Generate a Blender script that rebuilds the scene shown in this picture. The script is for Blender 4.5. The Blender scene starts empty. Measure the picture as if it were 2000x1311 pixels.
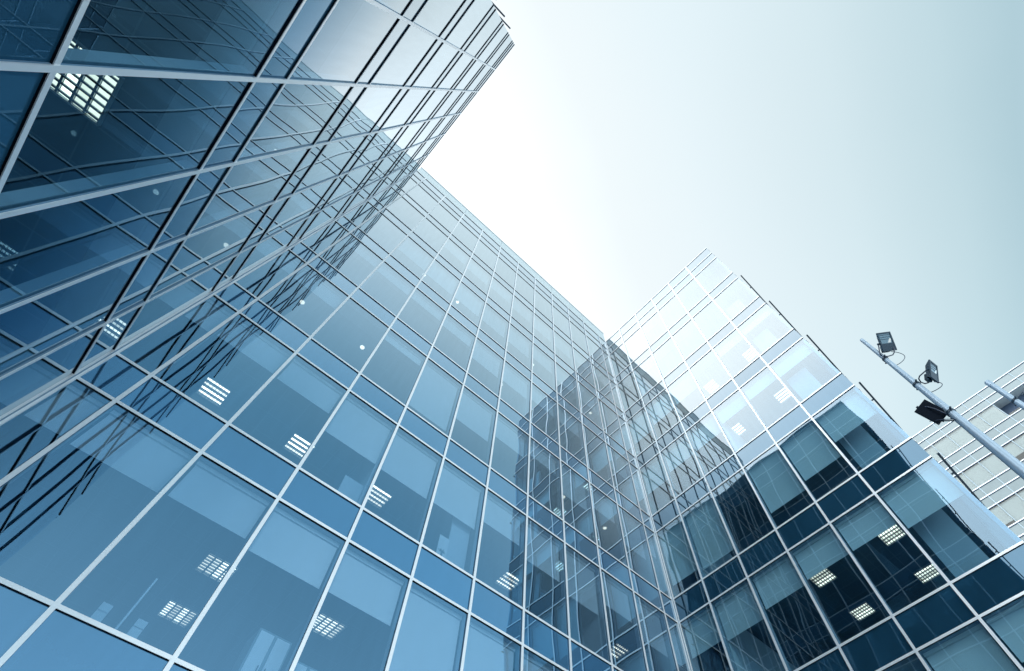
import bpy, math, random
from mathutils import Vector, Matrix, Euler

random.seed(7)
scene = bpy.context.scene
COL = scene.collection

# ------------------------------------------------------------------ sizes
T = 34.58                      # roof line of the courtyard block (m)
H = 3.9                        # storey
SP = 0.872                     # spandrel height
Z3 = T - 2.1234                # top of the first window row
VIS = H - SP
W = 15.31678                   # courtyard width
ROWS = 8
DROP = 0.55                    # depth of the plaster margin along the glass
def ztop(r): return Z3 - (r - 1) * H
def zbot(r): return ztop(r) - VIS
B_U = [0.0] + [0.65 + 1.39978 * i for i in range(11)] + [W]
A_U = [0.0] + [1.1829 + 1.39136 * i for i in range(5)] + [1.1829 + 4 * 1.39136 + 1.5293]
C_U = [0.0] + [1.23804 + 1.39368 * i for i in range(5)] + [1.23804 + 4 * 1.39368 + 1.63101]
A_END, C_END = A_U[-1], C_U[-1]
A_DEEP, B_DEEP, C_DEEP = 6.0, 6.0, 7.0

# ------------------------------------------------------------------ materials
def new_mat(name):
    m = bpy.data.materials.new(name); m.use_nodes = True
    nt = m.node_tree; nt.nodes.clear()
    out = nt.nodes.new('ShaderNodeOutputMaterial')
    return m, nt, out

def N(nt, t, **kw):
    n = nt.nodes.new(t)
    for k, v in kw.items(): setattr(n, k, v)
    return n

def plain(name, col, rough=0.5, metal=0.0, var=0.0, scale=3.0, spec=0.5):
    m, nt, out = new_mat(name)
    b = N(nt, 'ShaderNodeBsdfPrincipled')
    b.inputs['Roughness'].default_value = rough
    b.inputs['Metallic'].default_value = metal
    b.inputs['Specular IOR Level'].default_value = spec
    if var > 0:
        tc = N(nt, 'ShaderNodeTexCoord'); no = N(nt, 'ShaderNodeTexNoise')
        no.inputs['Scale'].default_value = scale; no.inputs['Detail'].default_value = 4
        mx = N(nt, 'ShaderNodeMix', data_type='RGBA')
        mx.inputs['A'].default_value = (*[c * (1 - var) for c in col], 1)
        mx.inputs['B'].default_value = (*[min(1, c * (1 + var)) for c in col], 1)
        nt.links.new(tc.outputs['Object'], no.inputs['Vector'])
        nt.links.new(no.outputs['Fac'], mx.inputs['Factor'])
        nt.links.new(mx.outputs['Result'], b.inputs['Base Color'])
    else:
        b.inputs['Base Color'].default_value = (*col, 1)
    nt.links.new(b.outputs[0], out.inputs[0])
    return m

def math_node(nt, op, a, b=None):
    n = N(nt, 'ShaderNodeMath', operation=op)
    for i, v in enumerate((a, b)):
        if v is None: continue
        if isinstance(v, (int, float)): n.inputs[i].default_value = v
        else: nt.links.new(v, n.inputs[i])
    return n.outputs[0]

def wavy_normal(nt, wave, tilt, scale):
    """float glass: slow waves over the pane and a slightly different set of every pane"""
    geo = N(nt, 'ShaderNodeNewGeometry'); tc = N(nt, 'ShaderNodeTexCoord'); oi = N(nt, 'ShaderNodeObjectInfo')
    add = N(nt, 'ShaderNodeVectorMath', operation='ADD')
    comb = N(nt, 'ShaderNodeCombineXYZ')
    off = math_node(nt, 'MULTIPLY', oi.outputs['Random'], 57.0)
    for i in range(3): nt.links.new(off, comb.inputs[i])
    nt.links.new(tc.outputs['Object'], add.inputs[0]); nt.links.new(comb.outputs[0], add.inputs[1])
    no = N(nt, 'ShaderNodeTexNoise'); no.inputs['Scale'].default_value = scale
    no.inputs['Detail'].default_value = 0.6; no.inputs['Roughness'].default_value = 0.35
    nt.links.new(add.outputs[0], no.inputs['Vector'])
    sub = N(nt, 'ShaderNodeVectorMath', operation='SUBTRACT'); sub.inputs[1].default_value = (.5, .5, .5)
    nt.links.new(no.outputs['Color'], sub.inputs[0])
    sc = N(nt, 'ShaderNodeVectorMath', operation='SCALE'); sc.inputs['Scale'].default_value = wave
    nt.links.new(sub.outputs[0], sc.inputs[0])
    wn = N(nt, 'ShaderNodeTexWhiteNoise', noise_dimensions='1D'); nt.links.new(off, wn.inputs['W'])
    sub2 = N(nt, 'ShaderNodeVectorMath', operation='SUBTRACT'); sub2.inputs[1].default_value = (.5, .5, .5)
    nt.links.new(wn.outputs['Color'], sub2.inputs[0])
    sc2 = N(nt, 'ShaderNodeVectorMath', operation='SCALE'); sc2.inputs['Scale'].default_value = tilt
    nt.links.new(sub2.outputs[0], sc2.inputs[0])
    a1 = N(nt, 'ShaderNodeVectorMath', operation='ADD'); a2 = N(nt, 'ShaderNodeVectorMath', operation='ADD')
    nt.links.new(geo.outputs['Normal'], a1.inputs[0]); nt.links.new(sc.outputs[0], a1.inputs[1])
    nt.links.new(a1.outputs[0], a2.inputs[0]); nt.links.new(sc2.outputs[0], a2.inputs[1])
    nr = N(nt, 'ShaderNodeVectorMath', operation='NORMALIZE'); nt.links.new(a2.outputs[0], nr.inputs[0])
    return nr.outputs[0]

def fresnel(nt, r0, power=5.0, top=1.0):
    lw = N(nt, 'ShaderNodeLayerWeight'); lw.inputs['Blend'].default_value = 0.5
    if isinstance(power, tuple):       # coating whose reflectance climbs between two facing values
        m = N(nt, 'ShaderNodeMapRange', interpolation_type='SMOOTHSTEP')
        m.inputs['From Min'].default_value, m.inputs['From Max'].default_value = power
        nt.links.new(lw.outputs['Facing'], m.inputs['Value']); p = m.outputs[0]
    else:
        p = math_node(nt, 'POWER', lw.outputs['Facing'], power)
    return math_node(nt, 'ADD', math_node(nt, 'MULTIPLY', p, top - r0), r0)

def coat(nt, g, fr, refl, lo=.47, hi=.88, top=1.0):
    """solar-control coating: blue in face-on reflection, neutral at a glancing angle"""
    mx = N(nt, 'ShaderNodeMix', data_type='RGBA')
    mx.inputs['A'].default_value = (*refl, 1); mx.inputs['B'].default_value = (.85, .945, 1, 1)
    mr = N(nt, 'ShaderNodeMapRange'); mr.inputs['From Min'].default_value = lo; mr.inputs['From Max'].default_value = hi
    nt.links.new(fr, mr.inputs['Value']); nt.links.new(mr.outputs[0], mx.inputs['Factor'])
    # thin rain streaks and dust, different on every pane
    tc = N(nt, 'ShaderNodeTexCoord'); oi = N(nt, 'ShaderNodeObjectInfo'); mp = N(nt, 'ShaderNodeMapping')
    mp.inputs['Scale'].default_value = (9, 9, .9); nt.links.new(tc.outputs['Object'], mp.inputs['Vector'])
    nz = N(nt, 'ShaderNodeTexNoise', noise_dimensions='4D'); nz.inputs['Detail'].default_value = 5; nz.inputs['Scale'].default_value = 1.0
    nt.links.new(mp.outputs[0], nz.inputs['Vector']); nt.links.new(math_node(nt, 'MULTIPLY', oi.outputs['Random'], 40.0), nz.inputs['W'])
    dm = N(nt, 'ShaderNodeMapRange'); dm.inputs['From Min'].default_value = .3; dm.inputs['From Max'].default_value = .7
    dm.inputs['To Min'].default_value = .955; dm.inputs['To Max'].default_value = 1.0
    nt.links.new(nz.outputs['Fac'], dm.inputs['Value'])
    pane = math_node(nt, 'ADD', math_node(nt, 'MULTIPLY', oi.outputs['Random'], .06), .94)
    sc = N(nt, 'ShaderNodeVectorMath', operation='SCALE')
    nt.links.new(mx.outputs['Result'], sc.inputs[0]); nt.links.new(math_node(nt, 'MULTIPLY', dm.outputs[0], pane), sc.inputs['Scale'])
    nt.links.new(sc.outputs[0], g.inputs['Color'])

def glass_mat(name, r0=0.40, trans=(.66, .85, .97), refl=(.32, .66, .97), wave=.020, tilt=.009, scale=.55, power=(.20, .95), lo=.47, hi=.88, top=1.0):
    m, nt, out = new_mat(name)
    g = N(nt, 'ShaderNodeBsdfGlossy'); g.inputs['Roughness'].default_value = 0.0
    g.inputs['Color'].default_value = (*refl, 1)
    nt.links.new(wavy_normal(nt, wave, tilt, scale), g.inputs['Normal'])
    t = N(nt, 'ShaderNodeBsdfTransparent'); t.inputs['Color'].default_value = (*trans, 1)
    mx = N(nt, 'ShaderNodeMixShader')
    fr = fresnel(nt, r0, power, top); coat(nt, g, fr, refl, lo, hi)
    nt.links.new(fr, mx.inputs[0]); nt.links.new(t.outputs[0], mx.inputs[1]); nt.links.new(g.outputs[0], mx.inputs[2])
    nt.links.new(mx.outputs[0], out.inputs[0])
    return m

def panel_glass(name, base, r0=0.40, refl=(.32, .66, .97), wave=.020, tilt=.009, scale=.55, power=(.20, .95), lo=.47, hi=.88, top=1.0):
    """opaque enamelled glass in front of the floor edges"""
    m, nt, out = new_mat(name)
    g = N(nt, 'ShaderNodeBsdfGlossy'); g.inputs['Roughness'].default_value = 0.0
    g.inputs['Color'].default_value = (*refl, 1)
    nt.links.new(wavy_normal(nt, wave, tilt, scale), g.inputs['Normal'])
    d = N(nt, 'ShaderNodeBsdfDiffuse')
    tc = N(nt, 'ShaderNodeTexCoord'); no = N(nt, 'ShaderNodeTexNoise'); no.inputs['Scale'].default_value = 1.3
    no.inputs['Detail'].default_value = 3
    oi = N(nt, 'ShaderNodeObjectInfo')
    mix = N(nt, 'ShaderNodeMix', data_type='RGBA')
    mix.inputs['A'].default_value = (*[c * .8 for c in base], 1); mix.inputs['B'].default_value = (*[c * 1.25 for c in base], 1)
    f = math_node(nt, 'ADD', math_node(nt, 'MULTIPLY', no.outputs['Fac'], .6), math_node(nt, 'MULTIPLY', oi.outputs['Random'], .4))
    nt.links.new(tc.outputs['Object'], no.inputs['Vector'])
    nt.links.new(f, mix.inputs['Factor']); nt.links.new(mix.outputs['Result'], d.inputs['Color'])
    mx = N(nt, 'ShaderNodeMixShader')
    fr = fresnel(nt, r0, power, top); coat(nt, g, fr, refl, lo, hi)
    nt.links.new(fr, mx.inputs[0]); nt.links.new(d.outputs[0], mx.inputs[1]); nt.links.new(g.outputs[0], mx.inputs[2])
    nt.links.new(mx.outputs[0], out.inputs[0])
    return m

def clear_mat(name):
    m, nt, out = new_mat(name)
    t = N(nt, 'ShaderNodeBsdfTransparent'); nt.links.new(t.outputs[0], out.inputs[0])
    return m

def emit_mat(name, col, strength):
    m, nt, out = new_mat(name)
    e = N(nt, 'ShaderNodeEmission'); e.inputs['Color'].default_value = (*col, 1); 
    oi = N(nt, 'ShaderNodeObjectInfo')            # tubes age differently
    nt.links.new(math_node(nt, 'MULTIPLY', math_node(nt, 'ADD', oi.outputs['Random'], .45), strength), e.inputs['Strength'])
    nt.links.new(e.outputs[0], out.inputs[0])
    return m

def ceiling_mat():
    """dark mineral-fibre tiles on a 0.6 m grid"""
    m, nt, out = new_mat('ceiling_tiles')
    b = N(nt, 'ShaderNodeBsdfPrincipled'); b.inputs['Roughness'].default_value = .9
    b.inputs['Specular IOR Level'].default_value = .1
    tc = N(nt, 'ShaderNodeTexCoord')
    br = N(nt, 'ShaderNodeTexBrick', offset=0.0)
    br.inputs['Scale'].default_value = 1.0; br.inputs['Brick Width'].default_value = .6; br.inputs['Row Height'].default_value = .6
    br.inputs['Mortar Size'].default_value = .012
    br.inputs['Color1'].default_value = (.10, .17, .21, 1); br.inputs['Color2'].default_value = (.09, .155, .195, 1)
    br.inputs['Mortar'].default_value = (.13, .21, .25, 1)
    nt.links.new(tc.outputs['Object'], br.inputs['Vector']); nt.links.new(br.outputs['Color'], b.inputs['Base Color'])
    nt.links.new(b.outputs[0], out.inputs[0])
    return m

def paving_mat():
    m, nt, out = new_mat('paving')
    b = N(nt, 'ShaderNodeBsdfPrincipled'); b.inputs['Roughness'].default_value = .8
    tc = N(nt, 'ShaderNodeTexCoord'); br = N(nt, 'ShaderNodeTexBrick')
    br.inputs['Scale'].default_value = 1.0; br.inputs['Brick Width'].default_value = .9; br.inputs['Row Height'].default_value = .6
    br.inputs['Mortar Size'].default_value = .006
    br.inputs['Color1'].default_value = (.50, .52, .54, 1); br.inputs['Color2'].default_value = (.45, .47, .49, 1)
    br.inputs['Mortar'].default_value = (.14, .15, .16, 1)
    nt.links.new(tc.outputs['Object'], br.inputs['Vector']); nt.links.new(br.outputs['Color'], b.inputs['Base Color'])
    nt.links.new(b.outputs[0], out.inputs[0])
    return m

M = dict(
    glass=glass_mat('window_glass'),
    glassA=glass_mat('window_glass_left', r0=.10, power=(.58, .86), top=.92, trans=(.44, .66, .74), lo=.25, hi=.72),
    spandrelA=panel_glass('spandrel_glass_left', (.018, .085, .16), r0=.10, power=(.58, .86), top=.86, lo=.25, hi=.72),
    glassC=glass_mat('window_glass_right', r0=.17, power=3.3, trans=(.54, .76, .85), lo=.13, hi=.235, wave=.018, tilt=.007),
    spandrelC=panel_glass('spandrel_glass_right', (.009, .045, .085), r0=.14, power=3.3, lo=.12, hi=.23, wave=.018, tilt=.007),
    clear=clear_mat('glass_edge'),
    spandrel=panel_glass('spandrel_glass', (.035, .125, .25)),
    alu=plain('light_aluminium', (.86, .93, 1.0), .32, .4, .03, 2.0),
    black=plain('black_gasket_and_shade', (.005, .009, .017), .8, spec=.05),
    mull_in=plain('inner_profile', (.30, .40, .50), .5),
    post=plain('corner_profile', (.16, .30, .45), .35, 0, .05),
    endstrip=plain('end_strip', (.10, .24, .38), .35, .2, .05),
    coping=plain('coping_metal', (.58, .68, .72), .42, .3, .05, 1.2),
    margin=plain('plaster_margin', (.28, .36, .41), .85, 0, .03, 1.0, .1),
    ceil=ceiling_mat(),
    wall=plain('inner_wall', (.20, .28, .32), .85, 0, .04, .8, .1),
    part=plain('partition', (.50, .60, .68), .85, 0, .03, .8, .1),
    blind=plain('blind_fabric', (.80, .85, .89), .9, 0, .03, 6, .1),
    carpet=plain('carpet', (.06, .085, .10), .95, 0, .15, 3, .05),
    concrete=plain('concrete', (.30, .34, .38), .85, 0, .12, .7, .2),
    roof=plain('roof_felt', (.22, .25, .28), .9, 0, .1, .8, .1),
    lit=emit_mat('lamp_tube', (1.0, .86, .68), 4.0),
    lampframe=plain('lamp_frame', (.30, .36, .40), .5),
    litgrid=emit_mat('lamp_tube_wide', (1.0, .88, .70), 2.6),
    louvre=plain('lamp_louvre', (.22, .26, .28), .3, .6),
    pole=plain('pole_steel', (.34, .46, .58), .42, .35, .07, 4.0),
    dark=plain('dark_metal', (.018, .05, .085), .45, .2, .1, 5),
    lampbody=plain('lamp_housing', (.010, .042, .075), .45, .2, .12, 8),
    lamplens=plain('lamp_lens', (.18, .30, .38), .08, .5),
    reflector=plain('lamp_reflector', (.75, .80, .80), .15, .9),
    cable=plain('black_cable', (.01, .03, .07), .5),
    towerglass=glass_mat('tower_glass', r0=.06, trans=(.74, .80, .81), refl=(.93, .99, .99), wave=.006, tilt=.004),
    towerpanel=panel_glass('tower_spandrel', (.17, .225, .245), .06, (.92, .98, 1.), .006, .004),
    towerblind=plain('tower_blind', (.53, .565, .565), .9, 0, .04, 1, .1),
    towerline=plain('tower_transom', (.05, .09, .16), .5),
    towermull=plain('tower_mullion', (.36, .47, .54), .5),
    paper=plain('poster_paper', (.66, .74, .80), .8),
    ink=plain('poster_ink', (.05, .12, .18), .8),
    paving=paving_mat(),
)

# ------------------------------------------------------------------ mesh helpers
class MB:
    def __init__(s): s.v, s.f, s.mi, s.mats = [], [], [], []
    def slot(s, m):
        if m not in s.mats: s.mats.append(m)
        return s.mats.index(m)
    def hexa(s, p, m, face_mats=None):
        b = len(s.v); s.v += [tuple(q) for q in p]
        fs = [(0, 3, 2, 1), (4, 5, 6, 7), (0, 1, 5, 4), (1, 2, 6, 5), (2, 3, 7, 6), (3, 0, 4, 7)]
        for k, f in enumerate(fs):
            s.f.append(tuple(b + i for i in f)); s.mi.append(s.slot((face_mats or {}).get(k, m)))
    def box(s, a, b, m, face_mats=None):
        x0, x1 = sorted((a[0], b[0])); y0, y1 = sorted((a[1], b[1])); z0, z1 = sorted((a[2], b[2]))
        s.hexa([(x0, y0, z0), (x1, y0, z0), (x1, y1, z0), (x0, y1, z0), (x0, y0, z1), (x1, y0, z1), (x1, y1, z1), (x0, y1, z1)], m, face_mats)
    def tube(s, pts, rad, m, n=12, cap=True):
        pts = [Vector(p) for p in pts]
        rads = rad if isinstance(rad, (list, tuple)) else [rad] * len(pts)
        base = len(s.v); prev = None
        for i, p in enumerate(pts):
            d = (pts[min(i + 1, len(pts) - 1)] - pts[max(i - 1, 0)]).normalized()
            u = prev - d * prev.dot(d) if prev is not None else d.orthogonal()
            u.normalize(); prev = u; w = d.cross(u)
            for k in range(n):
                a = 2 * math.pi * k / n
                s.v.append(tuple(p + (u * math.cos(a) + w * math.sin(a)) * rads[i]))
        sl = s.slot(m)
        for i in range(len(pts) - 1):
            for k in range(n):
                a = base + i * n + k; b = base + i * n + (k + 1) % n
                s.f.append((a, b, b + n, a + n)); s.mi.append(sl)
        if cap:
            s.f.append(tuple(base + k for k in reversed(range(n)))); s.mi.append(sl)
            e = base + (len(pts) - 1) * n
            s.f.append(tuple(e + k for k in range(n))); s.mi.append(sl)
    def build(s, name, parent=None, smooth=False, origin=None):
        me = bpy.data.meshes.new(name)
        o3 = Vector(origin) if origin is not None else Vector((0, 0, 0))
        me.from_pydata([tuple(Vector(v) - o3) for v in s.v], [], s.f)
        for m in s.mats: me.materials.append(m)
        me.polygons.foreach_set('material_index', s.mi)
        if smooth: me.polygons.foreach_set('use_smooth', [True] * len(s.f))
        me.update()
        o = bpy.data.objects.new(name, me); COL.objects.link(o)
        if parent is not None:
            o.parent = parent
            o.location = o3 - world_loc(parent)
        else: o.location = o3
        if smooth:
            try: me.set_sharp_from_angle(angle=math.radians(40))
            except Exception: pass
        return o

def world_loc(o):
    v = Vector((0, 0, 0))
    while o is not None: v += o.location; o = o.parent
    return v

def thing(name, label, cat, loc=(0, 0, 0), group=None):
    o = bpy.data.objects.new(name, None); COL.objects.link(o); o.location = loc
    o.empty_display_size = .3
    o['label'] = label; o['category'] = cat
    if group: o['group'] = group
    return o
def tag(o, label, cat, group=None):
    o['label'] = label; o['category'] = cat
    if group: o['group'] = group
    return o

# ------------------------------------------------------------------ curtain wall
class Face:
    """u runs along the facade, w points out of it"""
    def __init__(s, origin, u, w): s.o, s.u, s.w = Vector(origin), Vector(u), Vector(w)
    def p(s, u, w, z): q = s.o + s.u * u + s.w * w; return (q.x, q.y, z)
    def box(s, mb, u0, u1, w0, w1, z0, z1, m, outer=None):
        fm = None
        if outer is not None:
            d = s.w
            k = {(0, -1): 2, (1, 0): 3, (0, 1): 4, (-1, 0): 5}[(round(d.x), round(d.y))]
            fm = {k: outer}
        mb.box(s.p(u0, w0, z0), s.p(u1, w1, z1), m, fm)

MW, TF = .060, .058            # face widths of mullion and transom
def curtain(face, U, root, glass, rows=ROWS, blinds={}, first_edge=True, last_edge=True, spandrel=None, ceiling=True):
    sp = spandrel or M['spandrel']
    lines = [T, T - 1.1514, Z3]
    for r in range(1, rows + 1): lines += [zbot(r), ztop(r + 1)]
    u0, u1 = U[0], U[-1]
    for i in range(len(U) - 1):
        a, b = U[i] + .004, U[i + 1] - .004
        for r in range(1, rows + 1):
            mb = MB(); face.box(mb, a, b, -.024, 0, zbot(r) + .002, ztop(r) - .002, M['clear'], glass)
            w = mb.build('window', root, origin=face.p((a + b) / 2, 0, (zbot(r) + ztop(r)) / 2))
            if blinds.get((i, r), 0) > .01:
                frac = min(1.0, blinds[(i, r)] + random.uniform(-.018, .018))
                mb = MB()
                face.box(mb, a + .06, b - .06, -.17, -.164, ztop(r) - .1 - (VIS - .1) * frac, ztop(r) - .12, M['blind'])
                face.box(mb, a + .05, b - .05, -.20, -.13, ztop(r) - .11, ztop(r) - .03, M['blind'])
                mb.build('roller_blind', w, origin=face.p((a + b) / 2, -.16, ztop(r) - .1))
        for r in range(1, rows):
            mb = MB(); face.box(mb, a, b, -.03, 0, ztop(r + 1) + .002, zbot(r) - .002, sp)
            mb.build('spandrel_panel', root, origin=face.p((a + b) / 2, 0, zbot(r) - .4))
        for (z0, z1) in ((lines[1], T), (Z3, lines[1])):
            mb = MB(); face.box(mb, a, b, -.03, 0, z0 + .002, z1 - .002, sp)
            mb.build('parapet_panel', root, origin=face.p((a + b) / 2, 0, (z0 + z1) / 2))
    zlow = zbot(rows) - SP
    for z in lines:
        mb = MB()
        face.box(mb, u0, u1, .0165, .025, z - TF / 2, z + TF / 2, M['alu'])
        face.box(mb, u0, u1, .001, .016, z - TF / 2 - .004, z + TF / 2 - .004, M['black'])
        face.box(mb, u0 + .04, u1 - .04, -.15, -.032, z - .03, z + .03, M['mull_in'])
        mb.build('transom', root, origin=face.p((u0 + u1) / 2, 0, z))
    for i, u in enumerate(U[1:-1]):
        mb = MB()
        face.box(mb, u - MW / 2, u + MW / 2, .0225, .032, zlow, T + TF / 2 + .003, M['alu'])
        face.box(mb, u - MW / 2 + .004, u + MW / 2 - .004, .0012, .022, zlow, T + .02, M['post'])
        face.box(mb, u - .03, u + .03, -.152, -.0325, zlow, Z3, M['mull_in'])
        mb.build('mullion', root, origin=face.p(u, 0, zlow))

def floors(face, U, root, deep, u0, u1, rows=ROWS):
    """slabs with tiled soffits and the pale plaster margin along the glass"""
    for r in range(1, rows + 1):
        zt = ztop(r)
        top = zt + (SP - .06 if r > 1 else .5)
        mb = MB(); face.box(mb, u0, u1, -.16, -deep, zt + .0, top, M['carpet'])
        # soffit in its own material
        face.box(mb, u0, u1, -.161, -deep + .001, zt - .02, zt - .001, M['ceil'])
        mb.build('floor_slab', root, origin=face.p(0, 0, zt))
        mb = MB(); face.box(mb, u0 + .002, u1 - .002, -.158, -DROP, zt - .10, zt - .021, M['margin'])
        mb.build('ceiling_margin', root, origin=face.p(0, 0, zt))

# ================================================================== the block
block = thing('glass_wing', 'long middle facade of blue glass closing the courtyard under a pale metal coping', 'office building', (W / 2, 0, 0), 'wings of the glass office building')
left = thing('glass_wing', 'left glass wing rising steeply overhead, its dark panes mirroring the middle facade', 'office building', (0, -4, 0), 'wings of the glass office building')
right = thing('glass_wing', 'right glass wing with brightest sky reflections on top and dark lower storeys', 'office building', (W, -4, 0), 'wings of the glass office building')
bf = Face((0, 0, 0), (1, 0, 0), (0, -1, 0))
af = Face((0, 0, 0), (0, -1, 0), (1, 0, 0))
cf = Face((W, 0, 0), (0, -1, 0), (-1, 0, 0))
aend = Face((0, -A_END, 0), (-1, 0, 0), (0, -1, 0))
cend = Face((W, -C_END, 0), (1, 0, 0), (0, -1, 0))

b_blinds = {}
for r, row in {7: (.28, .28, .28, .30, .31, 1.0, .97, .42, .0, .5, .3, .3),
               6: (.28, .28, .30, .47, .47, .48, .33, .42, .50, .30, .45, .45),
               5: (.25, .25, .0, .13, .86, .52, .36, .20, .45, .30, .55, .35),
               4: (.0, .16, .20, .20, .22, .45, .40, .30, .30, .0, .40, .40),
               3: (.0, .0, .50, .52, .52, .52, .50, .35, .40, .40, .0, .30),
               2: (.6, .0, .0, .35, .40, .35, .40, .45, .45, .3, .3, .3)}.items():
    for i, f in enumerate(row):
        if f: b_blinds[(i, r)] = f
curtain(bf, B_U, block, M['glass'], blinds=b_blinds)
curtain(af, A_U, left, M['glassA'], spandrel=M['spandrelA'], blinds={(2, 5): .4, (3, 5): .4, (1, 5): .3, (2, 4): .5, (4, 4): .4})
curtain(cf, C_U, right, M['glassC'], spandrel=M['spandrelC'], blinds={(0, 6): .35, (1, 6): .40, (2, 6): .34, (3, 6): .31, (4, 6): .31, (5, 6): .38, (0, 5): .8, (1, 5): .85, (2, 5): .0001, (3, 5): .72, (4, 5): .62, (5, 5): .42, (0, 7): .3, (1, 7): .3, (4, 7): .9, (5, 7): .3, (4, 4): .25, (5, 4): .25, (3, 4): .3, (4, 3): .25, (5, 3): .2, (2, 3): .5, (0, 3): .6, (1, 3): .5, (0, 4): .5, (1, 4): .4, (2, 4): .4, (0, 7): .5, (2, 7): .4})
EA = [0.0, .16, 1.6, 3.0, 4.4, A_DEEP]
EC = [0.0, .16, 1.7, 3.2, 4.7, C_DEEP]
curtain(aend, EA[1:], left, M['glass'])
curtain(cend, EC[1:], right, M['glass'])
floors(bf, B_U, block, B_DEEP, .0, W)
floors(af, A_U, left, A_DEEP, .16, A_END - .16)
floors(cf, C_U, right, C_DEEP, .16, C_END - .16)

def solid(name, root, a, b, m):
    mb = MB(); mb.box(a, b, m); return mb.build(name, root, origin=[(p + q) / 2 for p, q in zip(a, b)])
zl = zbot(ROWS) - SP
# middle block: rear wall, roof, plinth
solid('rear_wall', block, (-.0, B_DEEP, 0), (W, B_DEEP + .3, T - 1.0), M['wall'])
solid('end_wall', block, (-.25, .161, 0), (-.001, B_DEEP + .3, T - 1.), M['wall'])
solid('end_wall', block, (W + .001, .161, 0), (W + .25, B_DEEP + .3, T - 1.), M['wall'])
solid('roof', block, (0, .04, T - 1.5), (W, B_DEEP, T - 1.2), M['roof'])
solid('plinth', block, (0, -.02, 0), (W, .3, zl - .05), M['concrete'])
# metal parapet band with open joints on the line of the mullions
mb = MB()
js = [.002, .65 + 1.4 * 3 - 1.0] + [B_U[k] for k in (5, 8)] + [W - .002]
mb.box((.002, .03, T + .05), (W - .002, 0.25, T + 1.40), M['post'])
for a, b in zip([.002] + [B_U[k] for k in (3, 5, 8, 10)], [B_U[k] for k in (3, 5, 8, 10)] + [W - .002]):
    mb.box((a + .008, .0, T + .05), (b - .008, .029, T + 1.41), M['coping'])
mb.box((.002, -.03, T + 1.411), (W - .002, .28, T + 1.45), M['coping'])
mb.build('parapet_band', block, origin=(W / 2, 0, T))
# left wing
solid('rear_wall', left, (-A_DEEP - .3, -A_END + .05, 0), (-A_DEEP, 0.1, T - .0), M['wall'])
solid('end_wall', left, (-A_DEEP, .0, 0), (-.17, .155, T - .2), M['wall'])
solid('roof', left, (-A_DEEP, -A_END + .05, T - 1.5), (-.04, 0.1, T - 1.2), M['roof'])
solid('plinth', left, (-A_DEEP, -A_END - .02, 0), (.02, -.03, zl - .05), M['concrete'])
# right wing
solid('rear_wall', right, (W + C_DEEP, -C_END + .05, 0), (W + C_DEEP + .3, 0.1, T - .0), M['wall'])
solid('end_wall', right, (W + .17, .0, 0), (W + C_DEEP, .155, T - .2), M['wall'])
solid('roof', right, (W + .04, -C_END + .05, T - 1.5), (W + C_DEEP, 0.1, T - 1.2), M['roof'])
solid('plinth', right, (W - .02, -C_END - .02, 0), (W + C_DEEP, -.03, zl - .05), M['concrete'])

# corner profiles in the two inner angles and at the free ends of the wings
for root, x, s in ((left, 0, 1), (right, W, -1)):
    mb = MB()
    mb.box((x + s * .001, -.075, zl), (x + s * .028, -.045, T + .03), M['alu'])
    mb.box((x + s * .0015, -.0445, zl), (x + s * .020, -.038, T + .02), M['black'])
    mb.box((x + s * .040, -.028, zl), (x + s * .078, -.001, T + .03), M['alu'])
    mb.box((x + s * .001, -.0375, zl), (x + s * .0395, -.0015, T + .02), M['post'])
    mb.build('corner_profile', root, origin=(x, 0, zl))
for root, x, s, yend in ((left, 0, -1, -A_END), (right, W, 1, -C_END)):
    mb = MB()
    mb.box((x + s * .034, yend + .004, zl), (x + s * .155, yend + .10, T), M['endstrip'])
    mb.build('end_profile', root, origin=(x, yend, zl))
    # white tips where the transoms run on past the corner
    for r in range(2, 8):
        z = ztop(r)
        mb = MB()
        y0 = yend - .16
        L = 5.6
        mb.box((x + s * .02, y0 - .025, z - .015), (x + s * L, y0 + .03, z + .015), M['dark'])
        for k in range(4):
            xx = x + s * (.9 + k * 1.45)
            mb.box((xx - .02, y0 + .031, z - .015), (xx + .02, yend - .07, z + .015), M['dark'])
        mb.build('sunshade_blade', root, origin=(x, y0, z))

# partitions between offices and other things that stand inside
def partition(root, face, u, deep, r, w0=-.2):
    mb = MB(); face.box(mb, u - .05, u + .05, w0, -deep + .01, zbot(r) - .05, ztop(r) - .11, M['part'])
    mb.build('partition', root, origin=face.p(u, w0, zbot(r)))
for (u, rows_) in ((B_U[4], (3, 6)), (B_U[7], (2, 4)), (B_U[9], (1, 5, 6)), (B_U[2], (2, 4))):
    for r in rows_: partition(block, bf, u, B_DEEP, r)
for (u, rows_) in ((C_U[3], (4, 7)), (C_U[1], (2, 5, 6))):
    for r in rows_: partition(right, cf, u, C_DEEP, r)
for (u, rows_) in ((A_U[3], (3,)), (A_U[1], (4,))):
    for r in rows_: partition(left, af, u, A_DEEP, r)

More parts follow.
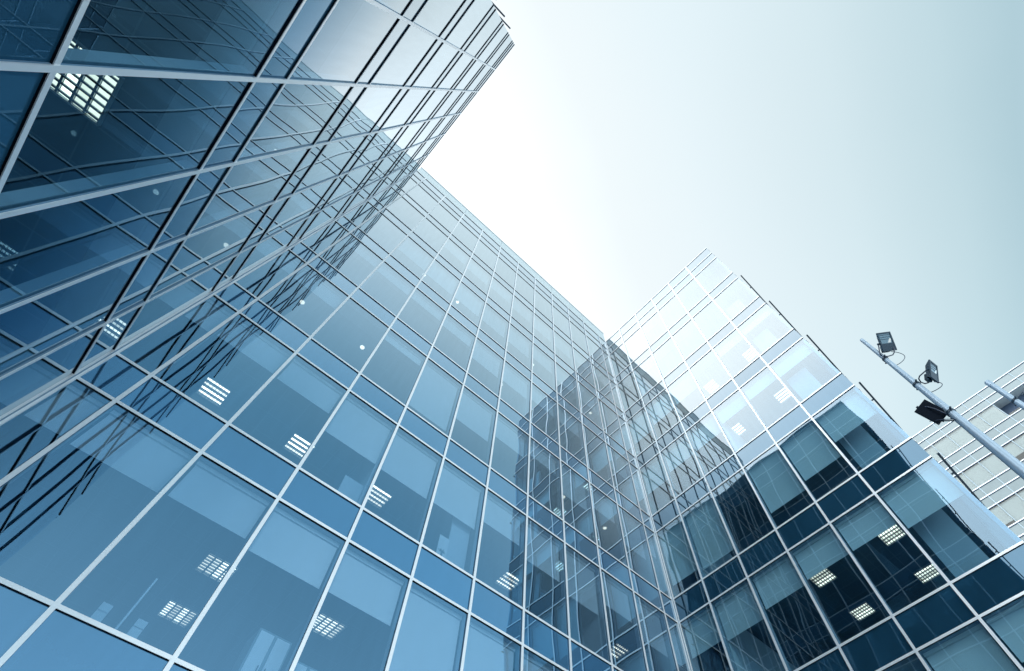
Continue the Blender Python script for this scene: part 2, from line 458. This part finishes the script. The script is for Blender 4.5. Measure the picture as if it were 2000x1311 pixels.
# ------------------------------------------------------------------ things standing behind the glass
def floor_z(r): return zbot(r) - .058
def cupboard(x0, x1, z1, label):
    z0 = floor_z(7)
    t = thing('cupboard', label, 'cupboard', ((x0 + x1) / 2, .30, z0))
    mb = MB(); mb.box((x0, .32, z0), (x1, .72, z1), M['wall']); mb.build('carcass', t, origin=((x0 + x1) / 2, .5, z0))
    n = 2; w = (x1 - x0) / n
    for k in range(n):
        mb = MB(); a = x0 + w * k + .025; b = x0 + w * (k + 1) - .025
        mb.box((a, .300, z0 + .05), (b, .319, z1 - .04), M['paper'])
        d = mb.build('door', t, origin=((a + b) / 2, .3, z0 + .05))
        mb = MB(); hx = (b - .03) if k == 0 else (a + .03)
        mb.tube([(hx, .285, z0 + .5), (hx, .285, z0 + .62)], .008, M['dark'], 8); mb.build('handle', d, origin=(hx, .285, z0 + .5))
cupboard(4.28, 4.80, 7.12, 'pale cupboard with two doors, left of a mullion, low window of middle facade')
cupboard(4.93, 5.42, 6.92, 'lower pale cupboard right of the mullion beside the taller cupboard, middle facade')
for i, x in enumerate((2.41, 2.86)):
    z0 = floor_z(7)
    t = thing('box_file', 'pale upright box file ' + ('left' if i == 0 else 'right') + ' of the thin rod behind the lowest window', 'box file', (x + .06, .3, z0), 'box files on the sill')
    mb = MB(); mb.box((x, .30, z0), (x + .125, .56, z0 + .40), M['paper']); mb.build('case', t, origin=(x, .3, z0))
    mb = MB(); mb.box((x, .299, z0 + .415), (x + .125, .56, z0 + .52), M['paper']); mb.build('lid', t, origin=(x, .3, z0 + .415))
z0 = floor_z(7)
t = thing('rod_stand', 'thin upright rod between two box files behind the lowest window', 'stand', (2.72, .35, z0))  # plain upright rod on a foot, carries no lamp
mb = MB(); mb.tube([(2.72, .35, z0 + .03), (2.735, .35, z0 + 1.12)], .016, M['alu'], 10); mb.build('rod', t, True, origin=(2.72, .35, z0))
mb = MB(); mb.tube([(2.72, .35, z0), (2.72, .35, z0 + .028)], .11, M['dark'], 20); mb.build('foot', t, origin=(2.72, .35, z0))
z0 = floor_z(6)
def screen(x0, x1, z1, label):
    t = thing('desk_screen', label, 'screen', ((x0 + x1) / 2, .33, z0), 'pale desk screens')
    mb = MB(); mb.box((x0, .32, z0 + .06), (x1, .35, z1), M['part']); mb.build('panel', t, origin=((x0 + x1) / 2, .33, z0))
    for x in (x0 + .05, x1 - .05):
        mb = MB(); mb.box((x - .02, .25, z0), (x + .02, .45, z0 + .059), M['dark']); mb.build('foot', t, origin=(x, .33, z0))
screen(4.36, 4.80, 10.86, 'low pale screen standing behind fourth bay window of middle facade, sixth row')
screen(7.06, 7.58, 11.75, 'tall pale screen beside the plant poster, sixth bay of middle facade, sixth row')
t = thing('poster', 'pale poster with a dark plant drawing leaning inside the middle facade', 'poster', (6.95, .30, z0))
mb = MB(); mb.box((6.80, .28, z0), (7.05, .30, 10.86), M['paper']); mb.build('sheet', t, origin=(6.92, .29, z0))
mb = MB(); rnd = random.Random(3)
for k in range(9):
    a = rnd.uniform(-1.1, 1.1); L = rnd.uniform(.08, .16); bx, bz = 6.925, 10.38
    tip = (bx + math.sin(a) * L, bz + math.cos(a) * L); nx, nz = math.cos(a) * .014, -math.sin(a) * .014
    m_ = ((bx + tip[0]) / 2, (bz + tip[1]) / 2)
    y1, y0 = .2795 - k * .0003, .2792 - k * .0003
    mb.hexa([(bx, y0, bz), (m_[0] + nx, y0, m_[1] + nz), (tip[0], y0, tip[1]), (m_[0] - nx, y0, m_[1] - nz),
             (bx, y1, bz), (m_[0] + nx, y1, m_[1] + nz), (tip[0], y1, tip[1]), (m_[0] - nx, y1, m_[1] - nz)], M['ink'])
mb.box((6.90, .2755, 10.28), (6.95, .2765, 10.375), M['ink'])
mb.build('drawing', t, origin=(6.92, .28, 10.3))
# pale wall panels close behind the glass in the end bay of the right wing
for r in range(2, 8):
    mb = MB(); mb.box((W + .55, -7.75, zbot(r) - .05), (W + .65, -6.95, ztop(r) - .75), M['part'])
    mb.build('partition', right, origin=(W + .6, -7.3, zbot(r)))

# ------------------------------------------------------------------ ceiling lights
ORD = ['', 'first', 'second', 'third', 'fourth', 'fifth', 'sixth', 'seventh', 'eighth', 'ninth', 'tenth', 'eleventh', 'twelfth']
def louvre_light(loc, label, turn=False, grid=False):
    t = thing('ceiling_light', label, 'ceiling light', loc, 'louvred ceiling lights')
    mb = MB()
    s = .3
    for a, b in (((-s, -s), (-s + .02, s)), ((s - .02, -s), (s, s)), ((-s + .021, -s), (s - .021, -s + .02)), ((-s + .021, s - .02), (s - .021, s))):
        mb.box((a[0], a[1], -.06), (b[0], b[1], -.001), M['lampframe'])
    mb.box((-s + .021, -s + .021, -.010), (s - .021, s - .021, -.0015), M['louvre'])
    h = mb.build('housing', None); h.parent = t
    for k in range(4):
        c = -.21 + .14 * k
        mb = MB()
        hw = .052 if grid else .022
        mb.box((c - hw, -.27, -.030), (c + hw, .27, -.012), M['litgrid'] if grid else M['lit'])
        o = mb.build('lamp_tube', None); o.parent = t
    mb = MB()
    for k in range(7):
        y = -.24 + .08 * k
        g2 = .012 if grid else .004
        mb.box((-.277, y - g2, -.056), (.277, y + g2, -.032), M['louvre'])
    for k in range(3):
        x = -.14 + .14 * k
        mb.box((x - .012, -.277, -.055), (x + .012, .277, -.033), M['louvre'])
    o = mb.build('louvre', None); o.parent = t
    if turn: t.rotation_euler = (0, 0, math.pi / 2)
    return t
_proto = {}
def copy_light(proto, loc, label, turn):
    t = proto.copy(); COL.objects.link(t); t.location = loc; t['label'] = label
    t.rotation_euler = (0, 0, math.pi / 2 if turn else 0)
    for ch in list(proto.children):
        c = ch.copy(); COL.objects.link(c); c.parent = t
    return t
_dproto = [None]
def downlight(loc, label):
    if _dproto[0] is None:
        t = thing('downlight', label, 'downlight', loc, 'round downlights')
        mb = MB(); mb.tube([(0, 0, -.02), (0, 0, -.001)], .085, M['lampframe'], 20)
        o = mb.build('trim_ring', None); o.parent = t
        mb = MB(); mb.tube([(0, 0, -.045), (0, 0, -.021)], [.055, .068], M['lit'], 20)
        o = mb.build('lamp_disc', None); o.parent = t
        _dproto[0] = t
        return t
    return copy_light(_dproto[0], loc, label, False)

def bay_of(U, u):
    for i in range(len(U) - 1):
        if U[i] <= u < U[i + 1]: return i + 1
    return len(U) - 1
WN = {'B': 'middle facade', 'A': 'left wing', 'C': 'right wing'}
def where(f, x, y, r):
    U, u = {'B': (B_U, x), 'A': (A_U, -y), 'C': (C_U, -y)}[f]
    side = {'B': 'from left', 'A': 'from inner corner', 'C': 'from inner corner'}[f]
    return f"{WN[f]}, {ORD[bay_of(U, u)]} bay {side}, {ORD[r]} window row"
used = {}
SQ = [('B', x, 2.1, 6) for x in (1.2, 3.45, 5.74, 10.27, 12.5, 14.8)] + [
      ('B', 3.47, 2.1, 7), ('B', 3.50, 3.69, 7), ('B', 5.79, 2.1, 7),
      ('C', W + 1.55, -6.36, 6), ('C', W + 1.55, -4.13, 6), ('C', W + 3.66, -4.14, 6), ('C', W + 3.66, -6.30, 6),
      ('C', W + 1.49, -6.45, 3), ('C', W + 1.49, -6.45, 4), ('C', W + 1.49, -4.15, 3), ('C', W + 1.49, -4.15, 4),
      ('A', -1.42, -3.98, 7)]
for f, x, y, r in SQ:
    w = where(f, x, y, r)
    depth = {'B': y, 'A': -x, 'C': x - W}[f]
    lab = ('deeper ' if depth > 3 else '') + 'square lit louvred light in ' + w
    grid = r == 7 or (f == 'C' and r == 6)
    if _proto.get(grid) is None: o = _proto[grid] = louvre_light((x, y, ztop(r) - .021), lab, f == 'B' and r != 7, grid)
    else: o = copy_light(_proto[grid], (x, y, ztop(r) - .021), lab, f == 'B' and r != 7)
    if f == 'A': o.scale = (1.15, 1.15, 1)
DL = [('B', 1.16, 1.04, 5), ('B', 3.22, 1.05, 5), ('B', 5.27, 1.02, 5), ('B', 3.55, .85, 3), ('B', 5.35, .82, 3), ('B', 9.81, .82, 3), ('B', 8.26, .88, 4),
      ('B', 11.62, 1.04, 5), ('B', 13.62, .82, 3), ('B', 13.73, 1.05, 5), ('B', 5.94, 1.0, 7), ('C', W + 1.25, -1.22, 6), ('C', W + 1.1, -1.2, 5)]
for f, x, y, r in DL:
    depth = {'B': y, 'A': -x, 'C': x - W}[f]
    z = ztop(r) - (.101 if depth < DROP else .021)
    pre = 'deeper small round downlight in ' if (f == 'A' and depth > 1) else 'small round bright downlight in '
    downlight((x, y, z), pre + where(f, x, y, r))

# ================================================================== distant pale tower
TX = 45.83
SC = 1.26
camy, camz = -7.5445, 1.6
def tz(z): return camz + (32.98 + z) * SC
TT = tz(-.115)
rowsD = []
zt = -1.585
tower = thing('office_tower', 'distant pale office tower with whitish blinds seen past the right wing', 'office building', (TX + 8, -15, 0))
yD = [-11.27 + 1.4 * (4 - k) for k in range(15)]
tf = Face((TX, 0, 0), (0, -1, 0), (-1, 0, 0))
REC0 = -7.5445 + (-15.0 + 7.5445) * SC     # where the roof terrace is cut in
linesD = [(TT, .06), (tz(-.9), .06), (tz(-1.585), .05)]
nrow = 6
P = 3.13
for r in range(nrow):
    za, zb = tz(-1.585 - P * r), tz(-3.17 - P * r)
    zc, zd = tz(-3.94 - P * r), tz(-4.69 - P * r)
    linesD += [(zb, .06), (zc, .07), (zd, .05)]
    for i in range(len(yD) - 1):
        a, b = -yD[i] + .004, -yD[i + 1] - .004
        cut = r == 0 and yD[i] < REC0 + .1
        if not cut:
            mb = MB(); tf.box(mb, a, b, -.024, 0, zb + .002, za - .002, M['clear'], M['towerglass'])
            w = mb.build('window', tower, origin=tf.p((a + b) / 2, 0, (za + zb) / 2))
            fr = random.choice((1.0, 1.0, .8, .92, .65, 1.0))
            mb = MB(); tf.box(mb, a + .03, b - .03, -.12, -.11, za - (za - zb - .01) * fr, za - .02, M['towerblind'])
            mb.build('roller_blind', w, origin=tf.p((a + b) / 2, -.11, za))
        else:
            mb = MB(); tf.box(mb, a, b, -.94, -.92, zb + .002, za - .90, M['clear'], M['towerglass'])
            w = mb.build('window', tower, origin=tf.p((a + b) / 2, -.9, (za + zb) / 2))
            mb = MB(); tf.box(mb, a + .03, b - .03, -1.05, -1.04, zb, za - .95, M['towerblind'])
            mb.build('roller_blind', w, origin=tf.p((a + b) / 2, -1., za))
        if r < 4:
            for (p0, p1) in ((zc, zb), (zd, zc)):
                mb = MB(); tf.box(mb, a, b, -.03, 0, p0 + .002, p1 - .002, M['towerpanel'])
                mb.build('spandrel_panel', tower, origin=tf.p((a + b) / 2, 0, (p0 + p1) / 2))
mb = MB()
for i in range(len(yD) - 1):
    a, b = -yD[i] + .004, -yD[i + 1] - .004
    for (p0, p1) in ((tz(-.9), TT), (tz(-1.585), tz(-.9))):
        mb.mats = mb.mats; tf.box(mb, a, b, -.03, 0, p0 + .002, p1 - .002, M['towerpanel'])
mb.build('parapet_panel', tower, origin=tf.p(15, 0, TT))
zlowD = tz(-4.69 - P * (nrow - 1))
for z, hgt in linesD:
    mb = MB()
    tf.box(mb, -yD[0], -yD[-1], .036, .046, z - hgt / 2 + .03, z + hgt / 2 + .03, M['alu'])
    tf.box(mb, -yD[0], -yD[-1], .001, .046, z - hgt / 2 - .02, z + .029 - hgt / 2, M['towerline'])
    tf.box(mb, -yD[0], -yD[-1], .001, .0355, z + .0295 - hgt / 2, z + hgt / 2 + .028, M['towerline'])
    mb.build('transom', tower, origin=tf.p(15, 0, z))
for y in yD[1:-1]:
    mb = MB()
    top2 = tz(-3.17) if y < REC0 else TT
    tf.box(mb, -y - .03, -y + .03, .0013, .030, zlowD, top2, M['towermull'])
    if y < REC0: tf.box(mb, -y - .03, -y + .03, .0013, .030, tz(-1.585), TT, M['towermull'])
    mb.build('mullion', tower, origin=tf.p(-y, 0, zlowD))
mb = MB(); tf.box(mb, -REC0 - .35 - .004, -yD[-1], -.92, -.04, tz(-1.585) + .0, tz(-1.585) + .12, M['coping'])
tf.box(mb, -REC0 - .35, -yD[-1], -.99, -.921, tz(-1.585) - .9, tz(-1.585) + .3, M['towerline'])
mb.build('terrace_soffit', tower, origin=tf.p(15, -.5, tz(-1.585)))
# bodies
for r in range(nrow):
    zt_ = tz(-1.585 - P * r)
    mb = MB(); tf.box(mb, -yD[0], -yD[-1], (-.06 if r else -1.1), -9, zt_ + .13, zt_ + SC * 1.4, M['concrete'])
    tf.box(mb, -yD[0], -yD[-1], -1.2, -9, zt_ + .05, zt_ + .129, M['margin'])
    mb.build('floor_slab', tower, origin=tf.p(15, -4, zt_))
solid('rear_wall', tower, (TX + 6, yD[-1], 0), (TX + 9.2, yD[0], TT - .5), M['concrete'])
for y in (yD[0], yD[-1]):
    solid('end_wall', tower, (TX + .05, y - .1, 0), (TX + 9, y + .1, TT), M['towerpanel'])
solid('lower_wall', tower, (TX - .02, yD[-1], 0), (TX + 1, yD[0], zlowD - .1), M['towerpanel'])

# ================================================================== poles with floodlights
def frame_from(ex, ey, n):
    ex = Vector(ex).normalized(); ey = (Vector(ey) - ex * Vector(ey).dot(ex)).normalized(); n = ex.cross(ey) if ex.cross(ey).dot(Vector(n)) > 0 else -ex.cross(ey)
    return ex, ey, n
def pole_at(base, top, rads, label, name='light_pole'):
    root = thing(name, label, 'light pole', base, 'light poles')
    b, t = Vector(base), Vector(top)
    mb = MB()
    ks = [0, .3, .5, .6, .7, .78, .86, .93, .985]
    mb.tube([b.lerp(t, k) for k in ks], [rads(k) for k in ks], M['pole'], 28)
    mb.build('shaft', root, True, origin=base)
    mb = MB(); mb.tube([b.lerp(t, .9852), b.lerp(t, .998), t], [rads(.985) * 1.06, rads(1) * 1.06, rads(1) * .93], M['pole'], 28)
    mb.build('end_cap', root, True, origin=top)
    mb = MB(); mb.box((b.x - .25, b.y - .25, 0.005), (b.x + .25, b.y + .25, .035), M['dark'])
    for sx in (-1, 1):
        for sy in (-1, 1): mb.tube([(b.x + sx * .19, b.y + sy * .19, .03), (b.x + sx * .19, b.y + sy * .19, .09)], .018, M['dark'], 8)
    mb.build('base_plate', root, origin=base)
    return root
p1b, p1t = (12.47, -8.90, 0.0), (12.434, -9.169, 14.66)
def r1(k): return .135 - .094 * max(0, (k - .45) / .55) ** .8
pole1 = pole_at(p1b, p1t, r1, 'nearer light pole carrying three dark floodlights above the right wing corner')
p2b, p2t = (15.99, -10.70, 0.0), (15.971, -10.83, 14.58)
def r2(k): return .125 - .055 * k
pole2 = pole_at(p2b, p2t, r2, 'farther light pole at the right edge, mostly cut off, before the pale tower')
def on_pole1(z): return Vector(p1b).lerp(Vector(p1t), z / p1t[2])

def clamp(root, c, r, par=None):
    mb = MB()
    mb.tube([c + Vector((0, 0, -.03)), c + Vector((0, 0, .03))], r + .014, M['dark'], 24)
    for a in (0.4, 3.5):
        d = Vector((math.cos(a), math.sin(a), 0))
        mb.tube([c + d * (r + .01), c + d * (r + .075)], .022, M['dark'], 8)
    return mb

def floodlight(root, C, ex, ey, n, w, h, clamp_z, sag, lens=True, depth=.13, arm=.30):
    """front face centred on C, ex across, ey from the top edge to the bottom edge, n towards the back"""
    ex, ey, n = frame_from(ex, ey, n); C = Vector(C)
    def P(a, b, c): return C + ex * a + ey * b + n * c
    mb = MB()
    W2, H2 = w / 2, h / 2
    fr = .035
    # door frame of the lamp, four bars
    def slab(a0, a1, b0, b1, c0, c1, m, k=1.0):
        ca, cb = (a0 + a1) / 2, (b0 + b1) / 2
        q = [P(a, b, c0) for a, b in ((a0, b0), (a1, b0), (a1, b1), (a0, b1))] + \
            [P(ca + (a - ca) * k, cb + (b - cb) * k, c1) for a, b in ((a0, b0), (a1, b0), (a1, b1), (a0, b1))]
        mb.hexa(q, m)
    slab(-W2, W2, -H2, -H2 + fr, 0, .03, M['lampbody'])
    slab(-W2, W2, H2 - fr, H2, 0, .03, M['lampbody'])
    slab(-W2, -W2 + fr, -H2 + fr, H2 - fr, 0, .03, M['lampbody'])
    slab(W2 - fr, W2, -H2 + fr, H2 - fr, 0, .03, M['lampbody'])
    split = H2 * .18
    slab(-W2 + fr, W2 - fr, split, H2 - fr, .004, .03, M['lampbody'])          # gear tray under the lens
    slab(-W2 + .006, W2 - .006, -H2 + .006, H2 - .006, .0305, depth if lens else .06, M['lampbody'], .62 if lens else .9)  # tapering back shell
    if lens: slab(-W2 * .5, W2 * .5, H2 * .25, H2 * .95, depth * .75, depth + .05, M['lampbody'], .9)  # gear box
    body = mb.build('floodlight', root, origin=C)
    mb = MB()
    if lens:
        slab(-W2 + fr, W2 - fr, -H2 + fr, split, .012, .018, M['lamplens'])
        mb.hexa([P(a, b, c) for a, b, c in ((W2 * .1, split - .015, .008), (W2 * .55, split - .015, .008), (W2 * .75, split - .10, .008), (W2 * .6, split - .13, .008),
                                            (W2 * .1, split - .015, .0118), (W2 * .55, split - .015, .0118), (W2 * .75, split - .10, .0118), (W2 * .6, split - .13, .0118))], M['reflector'])
        for k in range(3):
            b = -H2 + fr + .03 + k * .055
            slab(-W2 + fr + .02, W2 - fr - .02, b, b + .012, .0085, .0118, M['lampbody'])
    else:
        slab(-W2, W2, -H2, H2, -.012, -.001, M['black'])  # no lens: black plate, the unlit underside's shade put into its colour
    mb.build('lens', body, origin=P(0, -.05, .01))
    # U bracket from both flanks to the clamp
    pc = on_pole1(clamp_z); rp = r1(clamp_z / p1t[2])
    side = (C - pc); side.z = 0; side.normalize()
    foot = pc + side * (rp + .03)
    mb = MB()
    A1, A2 = P(-W2 - .012, H2 * .1, .06), P(W2 + .012, H2 * .1, .06)
    mid = (A1 + A2) / 2
    down = (foot - mid); L = down.length; down.normalize()
    B1, B2 = A1 + down * (L - .05), A2 + down * (L - .05)
    F1, F2 = foot.lerp(B1, .72), foot.lerp(B2, .72)
    mb.tube([A1, A1.lerp(B1, .85), F1 + (foot - mid) * .02, foot, F2 + (foot - mid) * .02, A2.lerp(B2, .85), A2], .014, M['cable'], 8)
    for q in (A1, A2): mb.tube([q - ex * .02, q + ex * .02], .026, M['dark'], 10)
    mb.build('bracket', body, origin=foot)
    mb = clamp(root, pc, rp)
    mb.build('clamp', body, origin=pc)
    # cable hanging from the gear box to the pole
    st = P(W2 * .3, H2 + .01, .05)
    en = on_pole1(clamp_z - .42) + side * r1(clamp_z / p1t[2])
    pts = []
    sd = Vector(sag)
    for k in range(11):
        t = k / 10; q = st.lerp(en, t) + sd * math.sin(math.pi * t) ** .8
        pts.append(q)
    mb = MB(); mb.tube(pts, .008, M['cable'], 6)
    mb.build('cable', body, True, origin=st)
    return body
floodlight(pole1, (12.337, -9.476, 13.865), (.689, -.694, .208), (.599, .384, -.703), (.408, .609, .680), .386, .494, 13.50, (.10, -.20, -.05))
floodlight(pole1, (12.474, -9.572, 12.268), (.971, -.160, .179), (.239, .573, -.784), (.023, .804, .595), .342, .437, 12.21, (.05, -.16, -.06))
floodlight(pole1, (12.279, -8.863, 11.173), (.620, -.304, -.724), (-.245, .801, -.546), (.746, .515, .422), .49, .385, 11.03, (.02, -.16, -.03), lens=False)
pc = Vector(p2b).lerp(Vector(p2t), 13.55 / p2t[2])
mb = clamp(pole2, pc, r2(13.55 / p2t[2]))
mb.tube([pc + Vector((-.05, -.1, 0)), pc + Vector((-.05, -.25, .06)), pc + Vector((-.02, -.36, .16))], .016, M['dark'], 8)
mb.build('clamp', pole2, origin=pc)

# ================================================================== ground
mb = MB(); mb.box((-400, -400, -.3), (400, 400, 0), M['paving'])
g = mb.build('ground'); g['kind'] = 'structure'

# ================================================================== sky, sun
wd = bpy.data.worlds.new('World'); scene.world = wd; wd.use_nodes = True
nt = wd.node_tree; nt.nodes.clear()
out = N(nt, 'ShaderNodeOutputWorld'); bg = N(nt, 'ShaderNodeBackground')
SUN_EL, SUN_AZ = math.radians(21), math.radians(-158)
sky = N(nt, 'ShaderNodeTexSky', sky_type='NISHITA'); sky.sun_disc = False
sky.sun_elevation = SUN_EL; sky.sun_rotation = SUN_AZ
skys = N(nt, 'ShaderNodeVectorMath', operation='SCALE'); skys.inputs['Scale'].default_value = 0.012
nt.links.new(sky.outputs[0], skys.inputs[0])
tc = N(nt, 'ShaderNodeTexCoord')
no = N(nt, 'ShaderNodeVectorMath', operation='NORMALIZE'); nt.links.new(tc.outputs['Generated'], no.inputs[0])
dp = N(nt, 'ShaderNodeVectorMath', operation='DOT_PRODUCT')
gd = Vector((-.30, .80, .52)).normalized(); dp.inputs[1].default_value = gd
nt.links.new(no.outputs[0], dp.inputs[0])
cl = N(nt, 'ShaderNodeTexNoise'); cl.inputs['Scale'].default_value = 1.6; cl.inputs['Detail'].default_value = 5
nt.links.new(no.outputs[0], cl.inputs['Vector'])
soft = math_node(nt, 'MULTIPLY', math_node(nt, 'SUBTRACT', cl.outputs['Fac'], .5), .14)
mr = N(nt, 'ShaderNodeMapRange'); mr.inputs['From Min'].default_value = -1; mr.inputs['From Max'].default_value = 1
nt.links.new(math_node(nt, 'ADD', dp.outputs['Value'], soft), mr.inputs['Value'])
cr = N(nt, 'ShaderNodeValToRGB')
def cp(d): return (d + 1) / 2
stops = [(-.8, (1.0, 1.18, 1.28)), (-.5, (.72, .92, 1.05)), (-.24, (.50, .71, .82)), (-.07, (.47, .66, .73)), (0.0, (.57, .75, .81)), (.13, (.70, .85, .90)), (.33, (.80, .91, .95)), (.46, (.88, .955, .975)), (.56, (1.02, 1.09, 1.13)), (.68, (1.25, 1.33, 1.36)), (1.0, (1.5, 1.55, 1.58))]  # low stops raised where the sky stays unseen, to light frames and rooms
el = cr.color_ramp.elements
el[0].position = cp(stops[0][0]); el[0].color = (*stops[0][1], 1)
el[1].position = cp(stops[-1][0]); el[1].color = (*stops[-1][1], 1)
for d, c in stops[1:-1]:
    e = el.new(cp(d)); e.color = (*c, 1)
nt.links.new(mr.outputs[0], cr.inputs[0])
ad = N(nt, 'ShaderNodeVectorMath', operation='ADD')
nt.links.new(cr.outputs[0], ad.inputs[0]); nt.links.new(skys.outputs[0], ad.inputs[1])
dq = N(nt, 'ShaderNodeVectorMath', operation='DOT_PRODUCT'); dq.inputs[1].default_value = Vector((.40, -.52, .76)).normalized()
nt.links.new(no.outputs[0], dq.inputs[0])
mq = N(nt, 'ShaderNodeMapRange', interpolation_type='SMOOTHSTEP')
mq.inputs['From Min'].default_value = .86; mq.inputs['From Max'].default_value = 1.0
mq.inputs['To Min'].default_value = 1.0; mq.inputs['To Max'].default_value = .92
nt.links.new(math_node(nt, 'ADD', dq.outputs['Value'], math_node(nt, 'MULTIPLY', soft, .25)), mq.inputs['Value'])
d2 = N(nt, 'ShaderNodeVectorMath', operation='DOT_PRODUCT'); d2.inputs[1].default_value = Vector((-.72, .2, .66)).normalized()
nt.links.new(no.outputs[0], d2.inputs[0])
m2 = N(nt, 'ShaderNodeMapRange', interpolation_type='SMOOTHSTEP')
m2.inputs['From Min'].default_value = .75; m2.inputs['From Max'].default_value = .97
m2.inputs['To Min'].default_value = 0.0; m2.inputs['To Max'].default_value = 2.9
nt.links.new(math_node(nt, 'ADD', d2.outputs['Value'], soft), m2.inputs['Value'])
glow = N(nt, 'ShaderNodeVectorMath', operation='SCALE'); glow.inputs[0].default_value = (.98, 1.0, 1.0)
nt.links.new(m2.outputs[0], glow.inputs['Scale'])
ad2 = N(nt, 'ShaderNodeVectorMath', operation='ADD'); nt.links.new(ad.outputs[0], ad2.inputs[0]); nt.links.new(glow.outputs[0], ad2.inputs[1])
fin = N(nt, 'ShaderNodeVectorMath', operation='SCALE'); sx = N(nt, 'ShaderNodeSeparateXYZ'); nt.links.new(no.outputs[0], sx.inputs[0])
mz = N(nt, 'ShaderNodeMapRange', interpolation_type='SMOOTHSTEP')      # added boost of the unseen low sky, lights frames and interiors
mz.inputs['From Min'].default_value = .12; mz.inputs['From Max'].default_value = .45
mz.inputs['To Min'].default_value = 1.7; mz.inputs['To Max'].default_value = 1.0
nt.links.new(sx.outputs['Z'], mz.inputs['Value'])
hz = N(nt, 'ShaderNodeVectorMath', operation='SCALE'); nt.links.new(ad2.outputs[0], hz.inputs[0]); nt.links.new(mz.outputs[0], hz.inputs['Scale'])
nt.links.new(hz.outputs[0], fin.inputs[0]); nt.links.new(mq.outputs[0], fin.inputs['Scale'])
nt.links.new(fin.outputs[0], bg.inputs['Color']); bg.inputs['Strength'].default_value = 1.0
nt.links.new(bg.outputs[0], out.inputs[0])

sl = bpy.data.lights.new('sun', 'SUN'); sl.energy = 1.2; sl.angle = math.radians(12); sl.color = (1, .96, .9)
so = bpy.data.objects.new('sun', sl); COL.objects.link(so)
sd = Vector((math.sin(SUN_AZ) * math.cos(SUN_EL), math.cos(SUN_AZ) * math.cos(SUN_EL), math.sin(SUN_EL)))
so.rotation_euler = (-sd).to_track_quat('-Z', 'Y').to_euler(); so.location = (5, 0, 60)

# ================================================================== camera
R3 = [[0.7251902662518553, -0.6883439686215556, -0.0167826873858148],
      [0.6021994742320541, 0.645875582726589, -0.4692552875271912],
      [0.33384857490814723, 0.33019284138199617, 0.8829030617977734]]
f_px, ppx, ppy = 1072.16346, 77.998, 100.809
cam = bpy.data.cameras.new('camera'); co = bpy.data.objects.new('camera', cam); COL.objects.link(co)
cam.sensor_fit = 'HORIZONTAL'; cam.sensor_width = 36.0
cam.lens = 36.0 * f_px / 2000
cam.shift_x = -ppx / 2000; cam.shift_y = ppy / 2000
cam.clip_start = .05; cam.clip_end = 2000
X, Y, Zv = Vector(R3[0]), -Vector(R3[1]), -Vector(R3[2])
m3 = Matrix((X, Y, Zv)).transposed()
co.matrix_world = Matrix.Translation((2.5666, -7.5445, 1.6)) @ m3.to_4x4()
scene.camera = co

scene.view_settings.view_transform = 'Standard'; scene.view_settings.look = 'None'
scene.view_settings.exposure = 0; scene.view_settings.gamma = 1
cy = scene.cycles
cy.max_bounces = 14; cy.glossy_bounces = 6; cy.diffuse_bounces = 3; cy.transparent_max_bounces = 24
cy.transmission_bounces = 4
cy.caustics_reflective = False; cy.caustics_refractive = False
cy.sample_clamp_indirect = 5; cy.use_denoising = True
